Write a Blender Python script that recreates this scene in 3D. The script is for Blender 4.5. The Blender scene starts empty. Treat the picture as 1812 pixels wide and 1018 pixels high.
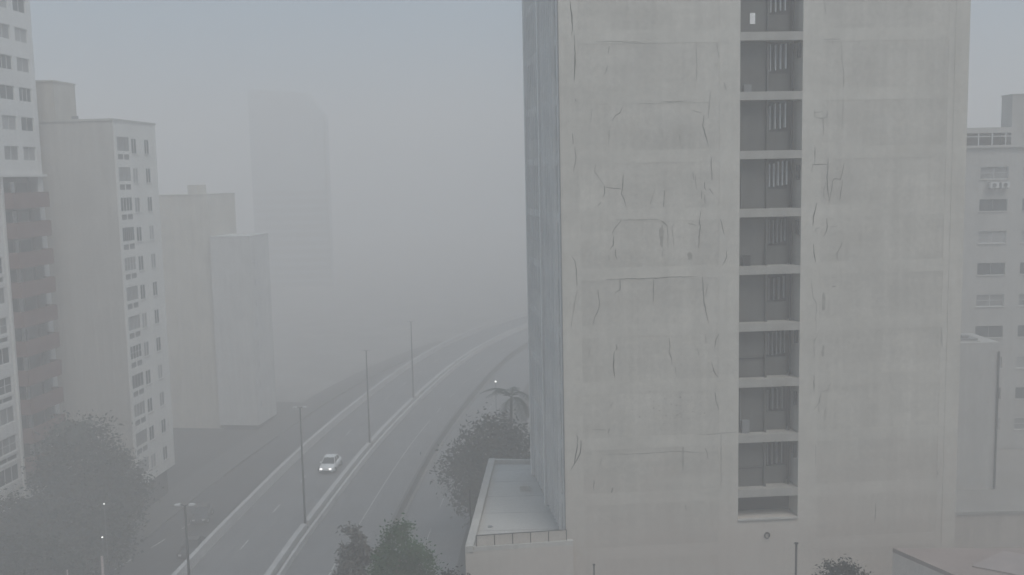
import bpy, math, random
from mathutils import Vector, Matrix

# ------------------------------------------------------------------ camera, sky, sun, exposure
scene = bpy.context.scene
R = math.radians
cam_data = bpy.data.cameras.new('camera')
cam_data.sensor_width = 36.0
cam_data.lens = 1746.0 / 1812.0 * 36.0
cam_data.clip_start = 0.1
cam_data.clip_end = 3000.0
cam = bpy.data.objects.new('camera', cam_data)
scene.collection.objects.link(cam)
CAM = Vector((0, 0, 30.0))
PITCH, ROLL = R(6.4), R(1.2)
fwd = Vector((0, math.cos(PITCH), -math.sin(PITCH)))
r0 = Vector((1, 0, 0)); u0 = Vector((0, math.sin(PITCH), math.cos(PITCH)))
upv = u0 * math.cos(ROLL) + r0 * math.sin(ROLL)
rgt = r0 * math.cos(ROLL) - u0 * math.sin(ROLL)
cam.matrix_world = Matrix(((rgt.x, upv.x, -fwd.x, CAM.x), (rgt.y, upv.y, -fwd.y, CAM.y),
                           (rgt.z, upv.z, -fwd.z, CAM.z), (0, 0, 0, 1)))
scene.camera = cam

SUN_EL, SUN_AZ = R(57), R(150)          # azimuth clockwise from +Y, high behind the viewer's right shoulder
world = bpy.data.worlds.new('World'); scene.world = world; world.use_nodes = True
nt = world.node_tree; nt.nodes.clear()
sky = nt.nodes.new('ShaderNodeTexSky'); sky.sky_type = 'NISHITA'; sky.sun_disc = False
sky.sun_elevation = SUN_EL; sky.sun_rotation = SUN_AZ
sky.air_density = 1.0; sky.dust_density = 5.0; sky.ozone_density = 1.0
hs = nt.nodes.new('ShaderNodeHueSaturation'); hs.inputs['Saturation'].default_value = 0.42
mixc = nt.nodes.new('ShaderNodeMix'); mixc.data_type = 'RGBA'
mixc.inputs[0].default_value = 0.75                      # mostly an even overcast dome
mixc.inputs[7].default_value = (3.3, 5.4, 7.5, 1)
bg = nt.nodes.new('ShaderNodeBackground'); bg.inputs['Strength'].default_value = 0.056
wo = nt.nodes.new('ShaderNodeOutputWorld')
nt.links.new(sky.outputs[0], hs.inputs['Color'])
nt.links.new(hs.outputs[0], mixc.inputs[6])
nt.links.new(mixc.outputs[2], bg.inputs['Color'])
nt.links.new(bg.outputs[0], wo.inputs[0])

sun_d = bpy.data.lights.new('sun', 'SUN'); sun_d.energy = 1.5; sun_d.angle = R(30); sun_d.color = (1.0, 0.935, 0.85)
sun = bpy.data.objects.new('sun', sun_d); scene.collection.objects.link(sun)
sdir = Vector((math.sin(SUN_AZ) * math.cos(SUN_EL), math.cos(SUN_AZ) * math.cos(SUN_EL), math.sin(SUN_EL)))
sun.rotation_euler = sdir.to_track_quat('Z', 'Y').to_euler()
sun.location = (60, 60, 120)

scene.view_settings.view_transform = 'Standard'
scene.view_settings.look = 'None'
scene.view_settings.gamma = 1.0
scene.view_settings.use_curve_mapping = False
scene.view_settings.exposure = 0.52
scene.cycles.use_denoising = True
scene.cycles.max_bounces = 8
scene.cycles.diffuse_bounces = 3
scene.cycles.glossy_bounces = 2
scene.cycles.volume_bounces = 3
scene.cycles.sample_clamp_indirect = 4.0

# ------------------------------------------------------------------ helpers
rnd = random.Random(7)
COL = scene.collection

def link(o, parent=None):
    COL.objects.link(o)
    if parent is not None: o.parent = parent
    return o

def tag(o, label=None, cat=None, group=None, kind=None):
    if label: o['label'] = label
    if cat: o['category'] = cat
    if group: o['group'] = group
    if kind: o['kind'] = kind
    return o

def empty(name, loc, rz=0.0):
    o = bpy.data.objects.new(name, None); o.empty_display_size = 0.5
    o.location = loc; o.rotation_euler = (0, 0, R(rz))
    return link(o)

class MB:
    def __init__(s): s.v = []; s.f = []
    def quad(s, a, b, c, d):
        n = len(s.v); s.v += [tuple(a), tuple(b), tuple(c), tuple(d)]; s.f.append((n, n+1, n+2, n+3)); return s
    def box(s, x0, x1, y0, y1, z0, z1):
        n = len(s.v)
        s.v += [(x0,y0,z0),(x1,y0,z0),(x1,y1,z0),(x0,y1,z0),(x0,y0,z1),(x1,y0,z1),(x1,y1,z1),(x0,y1,z1)]
        s.f += [tuple(n+i for i in f) for f in ((0,3,2,1),(4,5,6,7),(0,1,5,4),(1,2,6,5),(2,3,7,6),(3,0,4,7))]
        return s
    def prism(s, poly, z0, z1):                       # poly counter-clockwise in x,y
        n = len(s.v); k = len(poly)
        s.v += [(x,y,z0) for x,y in poly] + [(x,y,z1) for x,y in poly]
        s.f.append(tuple(n+i for i in reversed(range(k)))); s.f.append(tuple(n+k+i for i in range(k)))
        for i in range(k):
            j = (i+1) % k; s.f.append((n+i, n+j, n+k+j, n+k+i))
        return s
    def extrude_y(s, poly, y0, y1):                   # poly in x,z
        n = len(s.v); k = len(poly)
        s.v += [(x,y0,z) for x,z in poly] + [(x,y1,z) for x,z in poly]
        s.f.append(tuple(n+i for i in range(k))); s.f.append(tuple(n+k+i for i in reversed(range(k))))
        for i in range(k):
            j = (i+1) % k; s.f.append((n+j, n+i, n+k+i, n+k+j))
        return s
    def tube(s, pts, rad, seg=8, cap=True):
        pts = [Vector(p) for p in pts]
        if not isinstance(rad, (list, tuple)): rad = [rad]*len(pts)
        n = len(s.v); ref = Vector((0.31, 0.17, 0.93)).normalized()
        for i, p in enumerate(pts):
            t = (pts[min(i+1, len(pts)-1)] - pts[max(i-1, 0)]).normalized()
            if abs(t.dot(ref)) > 0.95: rr = Vector((1, 0, 0))
            else: rr = ref
            a = t.cross(rr).normalized(); b = t.cross(a)
            for k in range(seg):
                an = 2*math.pi*k/seg
                s.v.append(tuple(p + (a*math.cos(an) + b*math.sin(an))*rad[i]))
        for i in range(len(pts)-1):
            for k in range(seg):
                k2 = (k+1) % seg
                s.f.append((n+i*seg+k, n+i*seg+k2, n+(i+1)*seg+k2, n+(i+1)*seg+k))
        if cap:
            s.f.append(tuple(n+k for k in reversed(range(seg)))); s.f.append(tuple(n+(len(pts)-1)*seg+k for k in range(seg)))
        return s
    def skin(s, u0, u1, z0, z1, holes, depth, rim=True):
        """wall skin facing -y with rectangular openings (u0,u1,z0,z1) and their reveals"""
        us = sorted({u0, u1, *[h[0] for h in holes], *[h[1] for h in holes]})
        zs = sorted({z0, z1, *[h[2] for h in holes], *[h[3] for h in holes]})
        for a, b in zip(us, us[1:]):
            run = None
            for c, d in zip(zs, zs[1:]):
                m, k = (a+b)/2, (c+d)/2
                inside = any(h[0] < m < h[1] and h[2] < k < h[3] for h in holes)
                if not inside:
                    if run is None: run = [c, d]
                    else: run[1] = d
                if inside and run: s.quad((a,0,run[0]),(b,0,run[0]),(b,0,run[1]),(a,0,run[1])); run = None
            if run: s.quad((a,0,run[0]),(b,0,run[0]),(b,0,run[1]),(a,0,run[1]))
        for a, b, c, d in holes:
            s.quad((a,0,c),(a,depth,c),(b,depth,c),(b,0,c)); s.quad((a,0,d),(b,0,d),(b,depth,d),(a,depth,d))
            s.quad((a,0,c),(a,0,d),(a,depth,d),(a,depth,c)); s.quad((b,0,c),(b,depth,c),(b,depth,d),(b,0,d))
        if rim:
            s.quad((u0,0,z0),(u1,0,z0),(u1,depth,z0),(u0,depth,z0)); s.quad((u0,0,z1),(u0,depth,z1),(u1,depth,z1),(u1,0,z1))
            s.quad((u0,0,z0),(u0,depth,z0),(u0,depth,z1),(u0,0,z1)); s.quad((u1,0,z0),(u1,0,z1),(u1,depth,z1),(u1,depth,z0))
        return s
    def mesh(s, name, mat, smooth=False):
        m = bpy.data.meshes.new(name); m.from_pydata(s.v, [], s.f); m.materials.append(mat)
        if smooth: m.polygons.foreach_set('use_smooth', [True]*len(m.polygons))
        m.update(); return m
    def build(s, name, mat, parent=None, smooth=False, loc=None):
        o = bpy.data.objects.new(name, s.mesh(name, mat, smooth))
        if loc: o.location = loc
        return link(o, parent)

def inst(mesh, name, parent, loc, rot=None):
    o = bpy.data.objects.new(name, mesh); o.location = loc
    if rot: o.rotation_euler = rot
    return link(o, parent)

# ------------------------------------------------------------------ materials
def material(name, col, rough=0.8, spec=0.3, var=0.12, scale=0.6, stain=0.0, stain_col=None, grain=0.06,
             bump=0.0, metallic=0.0, emit=None, estr=0.0, streak=0.0, band=0.0, reflect_tint=None):
    m = bpy.data.materials.new(name); m.use_nodes = True
    n = m.node_tree.nodes; l = m.node_tree.links; b = n['Principled BSDF']
    b.inputs['Roughness'].default_value = rough; b.inputs['Metallic'].default_value = metallic
    b.inputs['Specular IOR Level'].default_value = spec
    if emit:
        b.inputs['Emission Color'].default_value = (*emit, 1); b.inputs['Emission Strength'].default_value = estr
    tc = n.new('ShaderNodeTexCoord')
    def noise(sc, det=5, vec=None, ro=0.6):
        t = n.new('ShaderNodeTexNoise'); t.inputs['Scale'].default_value = sc; t.inputs['Detail'].default_value = det
        t.inputs['Roughness'].default_value = ro; l.new(vec or tc.outputs['Object'], t.inputs['Vector']); return t
    def mixmul(a_sock, fac_sock, lo, hi):
        mr = n.new('ShaderNodeMapRange'); mr.inputs[1].default_value = 0.3; mr.inputs[2].default_value = 0.7
        mr.inputs[3].default_value = lo; mr.inputs[4].default_value = hi; l.new(fac_sock, mr.inputs[0])
        mx = n.new('ShaderNodeMix'); mx.data_type = 'RGBA'; mx.blend_type = 'MULTIPLY'; mx.inputs[0].default_value = 1.0
        l.new(a_sock, mx.inputs[6]); l.new(mr.outputs[0], mx.inputs[7]); return mx.outputs[2]
    rgb = n.new('ShaderNodeRGB'); rgb.outputs[0].default_value = (*col, 1)
    s = rgb.outputs[0]
    if var: s = mixmul(s, noise(scale).outputs[0], 1-var, 1+var)
    if grain: s = mixmul(s, noise(scale*14, 3).outputs[0], 1-grain, 1+grain)
    if streak:
        mp = n.new('ShaderNodeMapping'); mp.inputs['Scale'].default_value = (2.2, 2.2, 0.10); l.new(tc.outputs['Object'], mp.inputs['Vector'])
        s = mixmul(s, noise(1.0, 6, mp.outputs[0], 0.65).outputs[0], 1-streak, 1+streak*0.5)
    if band:
        mp2 = n.new('ShaderNodeMapping'); mp2.inputs['Scale'].default_value = (0.12, 0.12, 1.1); l.new(tc.outputs['Object'], mp2.inputs['Vector'])
        s = mixmul(s, noise(1.0, 5, mp2.outputs[0], 0.6).outputs[0], 1-band, 1+band)
    if stain:
        t = noise(0.35, 6, None, 0.62)
        mr = n.new('ShaderNodeMapRange'); mr.inputs[1].default_value = 0.52; mr.inputs[2].default_value = 0.72
        mr.inputs[3].default_value = 0; mr.inputs[4].default_value = stain; l.new(t.outputs[0], mr.inputs[0])
        mx = n.new('ShaderNodeMix'); mx.data_type = 'RGBA'; l.new(mr.outputs[0], mx.inputs[0]); l.new(s, mx.inputs[6])
        mx.inputs[7].default_value = (*(stain_col or tuple(c*0.5 for c in col)), 1); s = mx.outputs[2]
    if reflect_tint:                                        # rose-brown window-glass reflection painted low on the wall, ragged upper edge
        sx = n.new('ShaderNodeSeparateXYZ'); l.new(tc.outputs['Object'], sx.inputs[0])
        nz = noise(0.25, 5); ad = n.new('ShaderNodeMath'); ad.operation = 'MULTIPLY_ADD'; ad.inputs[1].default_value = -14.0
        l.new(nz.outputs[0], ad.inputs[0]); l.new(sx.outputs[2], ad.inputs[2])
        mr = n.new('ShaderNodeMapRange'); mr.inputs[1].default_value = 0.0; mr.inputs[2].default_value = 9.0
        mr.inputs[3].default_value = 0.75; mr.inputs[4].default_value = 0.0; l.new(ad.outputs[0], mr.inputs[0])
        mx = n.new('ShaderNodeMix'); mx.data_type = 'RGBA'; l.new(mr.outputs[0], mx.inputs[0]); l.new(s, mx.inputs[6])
        mx.inputs[7].default_value = (*reflect_tint, 1); s = mx.outputs[2]
    l.new(s, b.inputs['Base Color'])
    if bump:
        bt = noise(scale*9, 5); bp = n.new('ShaderNodeBump'); bp.inputs['Strength'].default_value = bump; bp.inputs['Distance'].default_value = 0.03
        l.new(bt.outputs[0], bp.inputs['Height']); l.new(bp.outputs[0], b.inputs['Normal'])
    return m

M = dict(
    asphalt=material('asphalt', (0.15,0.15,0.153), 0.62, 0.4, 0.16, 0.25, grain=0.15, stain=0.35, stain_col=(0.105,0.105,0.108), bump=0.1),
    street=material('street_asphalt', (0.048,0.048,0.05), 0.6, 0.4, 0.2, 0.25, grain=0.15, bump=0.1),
    paint=material('road_paint', (0.42,0.42,0.41), 0.7, var=0.25, scale=2, stain=0.8, stain_col=(0.16,0.16,0.16)),
    barrier=material('barrier_concrete', (0.42,0.42,0.42), 0.85, var=0.1, scale=1.5, stain=0.4, stain_col=(0.25,0.25,0.25), streak=0.15),
    barrier_dark=material('dark_barrier_concrete', (0.11,0.11,0.11), 0.9, var=0.2, scale=1.2),  # darker grey than the other barriers
    annexroof=material('annex_roof', (0.25,0.24,0.225), 0.9, 0.3, 0.1, 0.3, stain=0.4, stain_col=(0.2,0.19,0.18)),
    warmwall=material('warm_render', (0.56,0.51,0.47), 0.9, 0.3, 0.08, 0.3, streak=0.1),
    kerbstone=material('kerb_concrete', (0.2,0.2,0.2), 0.9, var=0.2, scale=1.0),
    ground=material('city_ground', (0.22,0.215,0.205), 0.95, var=0.25, scale=0.15),
    terrace=material('paved_ground', (0.2,0.198,0.19), 0.9, var=0.15, scale=0.3, stain=0.4),
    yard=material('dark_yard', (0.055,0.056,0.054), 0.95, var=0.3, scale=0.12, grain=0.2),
    track=material('worn_wheel_track', (0.132,0.132,0.135), 0.55, 0.4, 0.16, 0.3, grain=0.12),
    patch=material('asphalt_patch', (0.09,0.09,0.092), 0.7, 0.3, 0.15, 0.8, grain=0.15),
    seam=material('roof_seam', (0.30,0.295,0.285), 0.8, var=0.2, scale=1),
    pavement=material('pavement_concrete', (0.085,0.085,0.083), 0.9, var=0.15, scale=0.6, stain=0.4),
    tower=material('tower_concrete', (0.475,0.458,0.42), 0.9, 0.2, 0.09, 0.22, stain=0.30, stain_col=(0.36,0.35,0.325), grain=0.06, bump=0.12, streak=0.07, band=0.05, reflect_tint=(0.435,0.385,0.355)),
    infill=material('tower_infill_plaster', (0.453,0.436,0.40), 0.92, 0.2, 0.10, 0.3, stain=0.35, stain_col=(0.35,0.34,0.32), grain=0.08, bump=0.15, streak=0.11, band=0.07, reflect_tint=(0.41,0.36,0.33)),
    crack_d=material('crack_dark', (0.05,0.049,0.047), 0.95, var=0),
    crack_m=material('crack_mid', (0.155,0.149,0.138), 0.95, var=0.2, scale=3),
    crack_f=material('crack_faint', (0.30,0.29,0.265), 0.95, var=0.2, scale=3),
    slab=material('slab_edge_concrete', (0.32,0.312,0.292), 0.9, 0.2, 0.12, 0.8, stain=0.5, stain_col=(0.25,0.245,0.23), streak=0.15),
    findim=material('dim_fin_metal', (0.17,0.175,0.18), 0.6, var=0.1, scale=2),  # dimmer slit light painted on the lower fins; plain metal elsewhere
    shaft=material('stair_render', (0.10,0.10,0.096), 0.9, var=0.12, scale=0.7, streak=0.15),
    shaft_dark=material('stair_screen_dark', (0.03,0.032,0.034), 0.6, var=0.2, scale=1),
    fin=material('skylit_fin', (0.55,0.57,0.58), 0.5, var=0.1, scale=2),  # pale tone paints the sky light showing through the stair slits
    pipe=material('dark_pipe', (0.03,0.03,0.032), 0.6, var=0.1),
    cladding=material('side_cladding', (0.60,0.595,0.58), 0.6, 0.4, 0.10, 0.3, stain=0.25, stain_col=(0.5,0.497,0.487), streak=0.12),
    cladfin=material('side_fin', (0.72,0.715,0.70), 0.6, 0.4, 0.08, 0.5, streak=0.15),
    glass=material('window_glass', (0.03,0.042,0.05), 0.25, 0.2, 0.2, 0.8, grain=0),
    glass_curtain=material('window_curtain', (0.17,0.175,0.175), 0.4, 0.5, 0.25, 1.5, grain=0.05),
    glass_blind=material('window_blind', (0.26,0.265,0.265), 0.5, 0.4, 0.12, 1.5, grain=0.05),
    grille=material('vent_grille', (0.10,0.105,0.105), 0.7, var=0.2, scale=3),
    white=material('white_render', (0.60,0.60,0.59), 0.85, 0.3, 0.07, 0.3, stain=0.25, stain_col=(0.45,0.45,0.44), streak=0.12),
    cream=material('grey_cream_render', (0.42,0.412,0.39), 0.88, 0.3, 0.07, 0.25, stain=0.3, stain_col=(0.34,0.335,0.32), streak=0.14),
    facade=material('pale_street_render', (0.62,0.615,0.59), 0.88, 0.3, 0.07, 0.25, stain=0.25, stain_col=(0.48,0.475,0.455), streak=0.1),
    tan=material('tan_render', (0.42,0.40,0.36), 0.9, 0.3, 0.1, 0.25, stain=0.3, streak=0.14),
    fogwhite=material('pale_weathered_render', (0.52,0.52,0.51), 0.9, 0.3, 0.1, 0.25, stain=0.3, streak=0.14),
    fogtan=material('brown_grey_render', (0.50,0.475,0.42), 0.9, 0.3, 0.1, 0.25, stain=0.3, streak=0.14),
    eastgrey=material('grey_render', (0.37,0.365,0.35), 0.9, 0.3, 0.08, 0.25, stain=0.3, streak=0.12),
    slate=material('bluish_facade', (0.36,0.39,0.42), 0.7, 0.4, 0.08, 0.2, streak=0.1),
    redbrown=material('red_brown_balcony', (0.14,0.074,0.066), 0.85, 0.3, 0.12, 0.8, streak=0.15),
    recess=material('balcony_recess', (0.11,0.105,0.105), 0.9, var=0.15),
    frame=material('pale_window_frame', (0.50,0.51,0.51), 0.6, var=0.05),
    frame_dark=material('grey_window_frame', (0.20,0.205,0.21), 0.6, var=0.05),
    shop=material('dark_shopfront', (0.04,0.04,0.042), 0.6, var=0.3, scale=0.5),
    roofgrey=material('roof_membrane', (0.43,0.425,0.41), 0.85, 0.3, 0.10, 0.35, stain=0.4, stain_col=(0.36,0.36,0.35), bump=0.1),
    coping=material('coping_concrete', (0.42,0.41,0.39), 0.85, 0.3, 0.1, 0.8, stain=0.3, streak=0.1),
    blush=material('dusty_rose_roof', (0.27,0.225,0.21), 0.9, 0.3, 0.15, 0.4, stain=0.4, stain_col=(0.24,0.205,0.195)),
    brownwall=material('brown_render', (0.36,0.325,0.295), 0.9, 0.3, 0.1, 0.3, streak=0.12),
    sheet=material('pale_sheet', (0.29,0.25,0.24), 0.6, 0.4, 0.1, 1.0),
    post=material('lamp_post_metal', (0.05,0.05,0.052), 0.5, 0.5, 0.1, 1.0),
    palepost=material('pale_post', (0.3,0.25,0.245), 0.6, var=0.1),
    lamphead=material('lamp_housing', (0.5,0.5,0.5), 0.5, var=0.05),
    lit=material('lamp_lens', (0.9,0.9,0.9), 0.3, var=0, grain=0, emit=(1,0.98,0.94), estr=1.6),
    headlight=material('headlight', (0.9,0.9,0.9), 0.2, var=0, grain=0, emit=(1,0.98,0.95), estr=1.6),
    carwhite=material('car_paint_white', (0.72,0.73,0.74), 0.25, 0.5, 0.03, 1, grain=0),
    carsilver=material('car_paint_silver', (0.35,0.36,0.37), 0.25, 0.5, 0.03, 1, grain=0),
    cardark=material('car_paint_dark', (0.05,0.052,0.056), 0.25, 0.5, 0.03, 1, grain=0),
    carglass=material('car_glass', (0.03,0.035,0.04), 0.08, 0.5, 0.02, 1, grain=0),
    rubber=material('tyre_rubber', (0.02,0.02,0.02), 0.9, var=0),
    rim=material('wheel_rim', (0.4,0.4,0.41), 0.4, var=0, metallic=0.6),
    bark=material('bark', (0.07,0.06,0.05), 0.95, var=0.25, scale=2, bump=0.3),
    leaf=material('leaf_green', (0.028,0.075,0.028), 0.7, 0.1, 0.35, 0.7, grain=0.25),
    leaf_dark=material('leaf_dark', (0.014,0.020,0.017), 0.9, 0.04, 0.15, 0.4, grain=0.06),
    leaf_grey=material('leaf_dry_grey', (0.13,0.13,0.125), 0.8, 0.2, 0.4, 0.9, grain=0.3),
    palm=material('palm_frond', (0.045,0.055,0.045), 0.6, 0.3, 0.25, 1.0),
    side_glass=material('side_window_band', (0.37,0.37,0.365), 0.35, 0.5, 0.15, 0.5, grain=0.05, streak=0.1),
    paper=material('pale_notice', (0.7,0.7,0.7), 0.7, var=0.1, scale=6),
)

# ------------------------------------------------------------------ ground and roads
LOW = -5.0
g = MB().quad((-420,-150,LOW),(420,-150,LOW),(420,650,LOW),(-420,650,LOW)).build('ground', M['ground']); tag(g, kind='structure')

CTRL = [(-20.2,0),(-19.7,25),(-19.2,50),(-18.5,73),(-17.9,85),(-16.2,108),(-13.4,131),(-9.5,155),(-4.6,175),(3,196),(15,218),(33,243),(60,272),(100,305),(160,340)]
def catmull(P, n=8):
    out = []
    for i in range(len(P)-1):
        p0, p1, p2, p3 = [Vector((*P[max(0, min(len(P)-1, k))], 0)) for k in (i-1, i, i+1, i+2)]
        for j in range(n):
            t = j/n
            out.append(0.5*((2*p1)+(p2-p0)*t+(2*p0-5*p1+4*p2-p3)*t*t+(3*p1-p0-3*p2+p3)*t**3))
    out.append(Vector((*P[-1], 0))); return out
AXIS = catmull(CTRL)
def normals(path):
    out = []
    for i in range(len(path)):
        t = (path[min(i+1, len(path)-1)] - path[max(i-1, 0)]).normalized(); out.append(Vector((t.y, -t.x, 0)))
    return out
NRM = normals(AXIS)
def axis_at(y):
    for i in range(len(AXIS)-1):
        if AXIS[i].y <= y <= AXIS[i+1].y:
            t = (y-AXIS[i].y)/(AXIS[i+1].y-AXIS[i].y)
            return AXIS[i].lerp(AXIS[i+1], t), NRM[i].lerp(NRM[i+1], t).normalized()
def sub_axis(y0, y1, step=2.0):
    ys = [y0]
    while ys[-1] + step < y1: ys.append(ys[-1]+step)
    ys.append(y1); return [axis_at(y) for y in ys]
def sweep(mb, stations, prof, cap=True):
    n = len(mb.v); k = len(prof)
    for p, nn in stations:
        for o, z in prof: mb.v.append((p.x+nn.x*o, p.y+nn.y*o, z))
    for i in range(len(stations)-1):
        for a in range(k):
            b = (a+1) % k
            mb.f.append((n+i*k+a, n+i*k+b, n+(i+1)*k+b, n+(i+1)*k+a))
    if cap:
        mb.f.append(tuple(n+a for a in reversed(range(k)))); mb.f.append(tuple(n+(len(stations)-1)*k+a for a in range(k)))
    return mb
FULL = list(zip(AXIS, NRM))
HALF = 7.15

# the raised ground to the right of the avenue (the avenue runs along its edge above the lower street)
mb = MB()
for (p, nn), (q, mm) in zip(FULL, FULL[1:]):
    a = p - nn*(HALF+0.4); b = q - mm*(HALF+0.4)
    mb.quad((a.x,a.y,-0.03),(400,p.y,-0.03),(400,q.y,-0.03),(b.x,b.y,-0.03))
    mb.quad((a.x,a.y,LOW),(a.x,a.y,-0.03),(b.x,b.y,-0.03),(b.x,b.y,LOW))
y0, y1 = AXIS[0].y, AXIS[-1].y
mb.quad((AXIS[0].x-HALF-0.4,y0,LOW),(400,y0,LOW),(400,y0,-0.03),(AXIS[0].x-HALF-0.4,y0,-0.03))
tag(mb.build('raised_ground', M['terrace']), kind='structure')

mb = MB(); sweep(mb, FULL, [(-HALF,-0.02),(HALF,-0.02),(HALF,0.0),(-HALF,0.0)])
road = tag(mb.build('elevated_road', M['asphalt']), kind='structure')
def lane_mark(off, ya, yb, w, parent=road, z=0.008):
    m = MB(); st = sub_axis(ya, yb)
    for (p, nn), (q, mm) in zip(st, st[1:]):
        a, b, c, d = p+nn*(off-w/2), p+nn*(off+w/2), q+mm*(off+w/2), q+mm*(off-w/2)
        m.quad((a.x,a.y,z),(b.x,b.y,z),(c.x,c.y,z),(d.x,d.y,z))
    m.build('lane_marking', M['paint'], parent)
def lane_strip(off, ya, yb, w, mat, name, z=0.003):
    m = MB(); st = sub_axis(ya, yb)
    for (p, nn), (q, mm) in zip(st, st[1:]):
        a, b, c, d = p+nn*(off-w/2), p+nn*(off+w/2), q+mm*(off+w/2), q+mm*(off-w/2)
        m.quad((a.x,a.y,z),(b.x,b.y,z),(c.x,c.y,z),(d.x,d.y,z))
    m.build(name, M[mat], road)
for o in (-6.2,-5.0,-3.3,-1.9,1.6,3.0,4.9,6.1): lane_strip(o, 20, 240, 0.42, 'track', 'wheel_track')
for y in range(33, 200, 9): lane_mark(-4.5, y, y+2.2, 0.13)
for y in (40, 48, 56, 64, 72.6): lane_mark(4.05, y, y+3.0, 0.13)
lane_mark(4.15, 81, 121, 0.10)
for y in range(125, 200, 9): lane_mark(4.2, y, y+2.5, 0.13)

# service road right of the barrier, and its pavement
mb = MB(); sweep(mb, FULL, [(HALF+0.7,-0.022),(HALF+6.6,-0.022),(HALF+6.6,-0.012),(HALF+0.7,-0.012)])
sroad = tag(mb.build('service_road', M['asphalt']), kind='structure')
for y in range(40, 130, 8): lane_mark(HALF+3.5, y, y+3, 0.08, sroad, -0.008)
mb = MB(); sweep(mb, sub_axis(10, 180), [(HALF+6.6,-0.03),(HALF+9.2,-0.03),(HALF+9.2,0.12),(HALF+6.6,0.12)])
tag(mb.build('pavement', M['pavement']), kind='structure')

# lower street on the left, with its pavement
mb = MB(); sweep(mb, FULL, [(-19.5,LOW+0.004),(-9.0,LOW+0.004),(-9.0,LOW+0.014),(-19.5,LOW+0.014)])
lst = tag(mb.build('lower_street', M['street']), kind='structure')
mb = MB(); sweep(mb, sub_axis(10, 200), [(-23.5,LOW+0.004),(-19.5,LOW+0.004),(-19.5,LOW+0.13),(-23.5,LOW+0.13)])
tag(mb.build('lower_pavement', M['pavement']), kind='structure')
for (xa, ya, xb, yb) in ((-36.9,87.0,-36.3,89.4),(-35.5,92.2,-34.9,94.6),(-34.2,97.4,-33.6,99.8),(-38.2,82.0,-37.6,84.4)):
    d = Vector((xb-xa, yb-ya, 0)).normalized(); nn = Vector((d.y,-d.x,0))*0.09; z = LOW+0.019
    MB().quad((xa-nn.x,ya-nn.y,z),(xa+nn.x,ya+nn.y,z),(xb+nn.x,yb+nn.y,z),(xb-nn.x,yb-nn.y,z)).build('lane_marking', M['paint'], lst)

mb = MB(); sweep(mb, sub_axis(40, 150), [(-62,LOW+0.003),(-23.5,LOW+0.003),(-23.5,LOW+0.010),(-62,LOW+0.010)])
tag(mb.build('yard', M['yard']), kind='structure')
# parapets and median
def barrier(name, label, segs, off, w, h, mat, batter=0.06, z0=0.0):
    root = empty(name, tuple(axis_at(segs[0][0])[0] + axis_at(segs[0][0])[1]*off))
    inv = Matrix.Translation(-root.location)
    for ya, yb in segs:
        m = MB(); sweep(m, sub_axis(ya, yb), [(off-w/2-batter,z0),(off+w/2+batter,z0),(off+w/2,z0+h),(off-w/2,z0+h)])
        m.v = [tuple(inv @ Vector(v)) for v in m.v]
        m.build('segment', mat, root)
    return tag(root, label, 'barrier')
def cuts(a, b, step, gap=0.035):
    out = []; y = a
    while y < b: out.append((y+gap/2, min(y+step, b)-gap/2)); y += step
    return out
barrier('parapet_wall', 'pale concrete parapet along the far edge of the avenue above the lower street', cuts(12, 300, 12), -HALF-0.12, 0.36, 0.85, M['barrier'])
LAMPS = [(57.0,10.95),(83.0,10.7),(109.0,11.0),(131.5,10.9),(157.0,10.9)]
ms = []
prev = 12.0
for y, h in LAMPS:
    n = max(1, round((y-0.35-prev)/9)); st = (y-0.35-prev)/n
    ms += [(prev+i*st+0.015, prev+(i+1)*st-0.015) for i in range(n)]; prev = y+0.35
ms += cuts(prev, 300, 12)
barrier('median_barrier', 'wider pale median barrier broken by the lamp posts', ms, -0.38, 0.46, 0.55, M['barrier'])
barrier('median_barrier', 'narrow unbroken pale barrier on the near side of the median', cuts(12, 300, 12), 0.42, 0.22, 0.5, M['barrier'])
barrier('parapet_wall', 'low dark wall between the avenue and the service road', cuts(12, 200, 10), HALF+0.15, 0.25, 0.8, M['barrier_dark'])
barrier('kerb', 'thin pale kerb at the foot of the dark wall', cuts(12, 190, 10), HALF+0.62, 0.13, 0.12, M['kerbstone'], 0.0, -0.02)

# ------------------------------------------------------------------ windows
_wc = {}
def window(parent, u, z, w, h, y=0.10, bars=1, rails=0, pane='glass', fr='frame', bar=0.05, sill=False, name='window'):
    key = ('f', w, h, bars, rails, fr, bar)
    if key not in _wc:
        m = MB(); b = bar
        m.box(0,b,-0.03,0.05,0,h).box(w-b,w,-0.03,0.05,0,h).box(b,w-b,-0.03,0.05,0,b).box(b,w-b,-0.03,0.05,h-b,h)
        for i in range(bars):
            x = w*(i+1)/(bars+1); m.box(x-b*0.4,x+b*0.4,-0.025,0.045,b,h-b)
        for i in range(rails):
            zz = h*(i+1)/(rails+1); m.box(b,w-b,-0.02,0.04,zz-b*0.35,zz+b*0.35)
        _wc[key] = m.mesh('window_frame', M[fr])
    o = inst(_wc[key], name, parent, (u, y, z))
    pk = ('p', w, h, pane, bar)
    if pk not in _wc: _wc[pk] = MB().box(bar*0.5, w-bar*0.5, 0.0, 0.02, bar*0.5, h-bar*0.5).mesh('pane', M[pane])
    inst(_wc[pk], 'pane', o, (0, 0.012, 0))
    if sill:
        sk = ('s', w)
        if sk not in _wc: _wc[sk] = MB().box(-0.06, w+0.06, -y-0.09, -0.034, -0.07, -0.005).mesh('sill', M['coping'])
        inst(_wc[sk], 'sill', o, (0, 0, 0))
    return o

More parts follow.
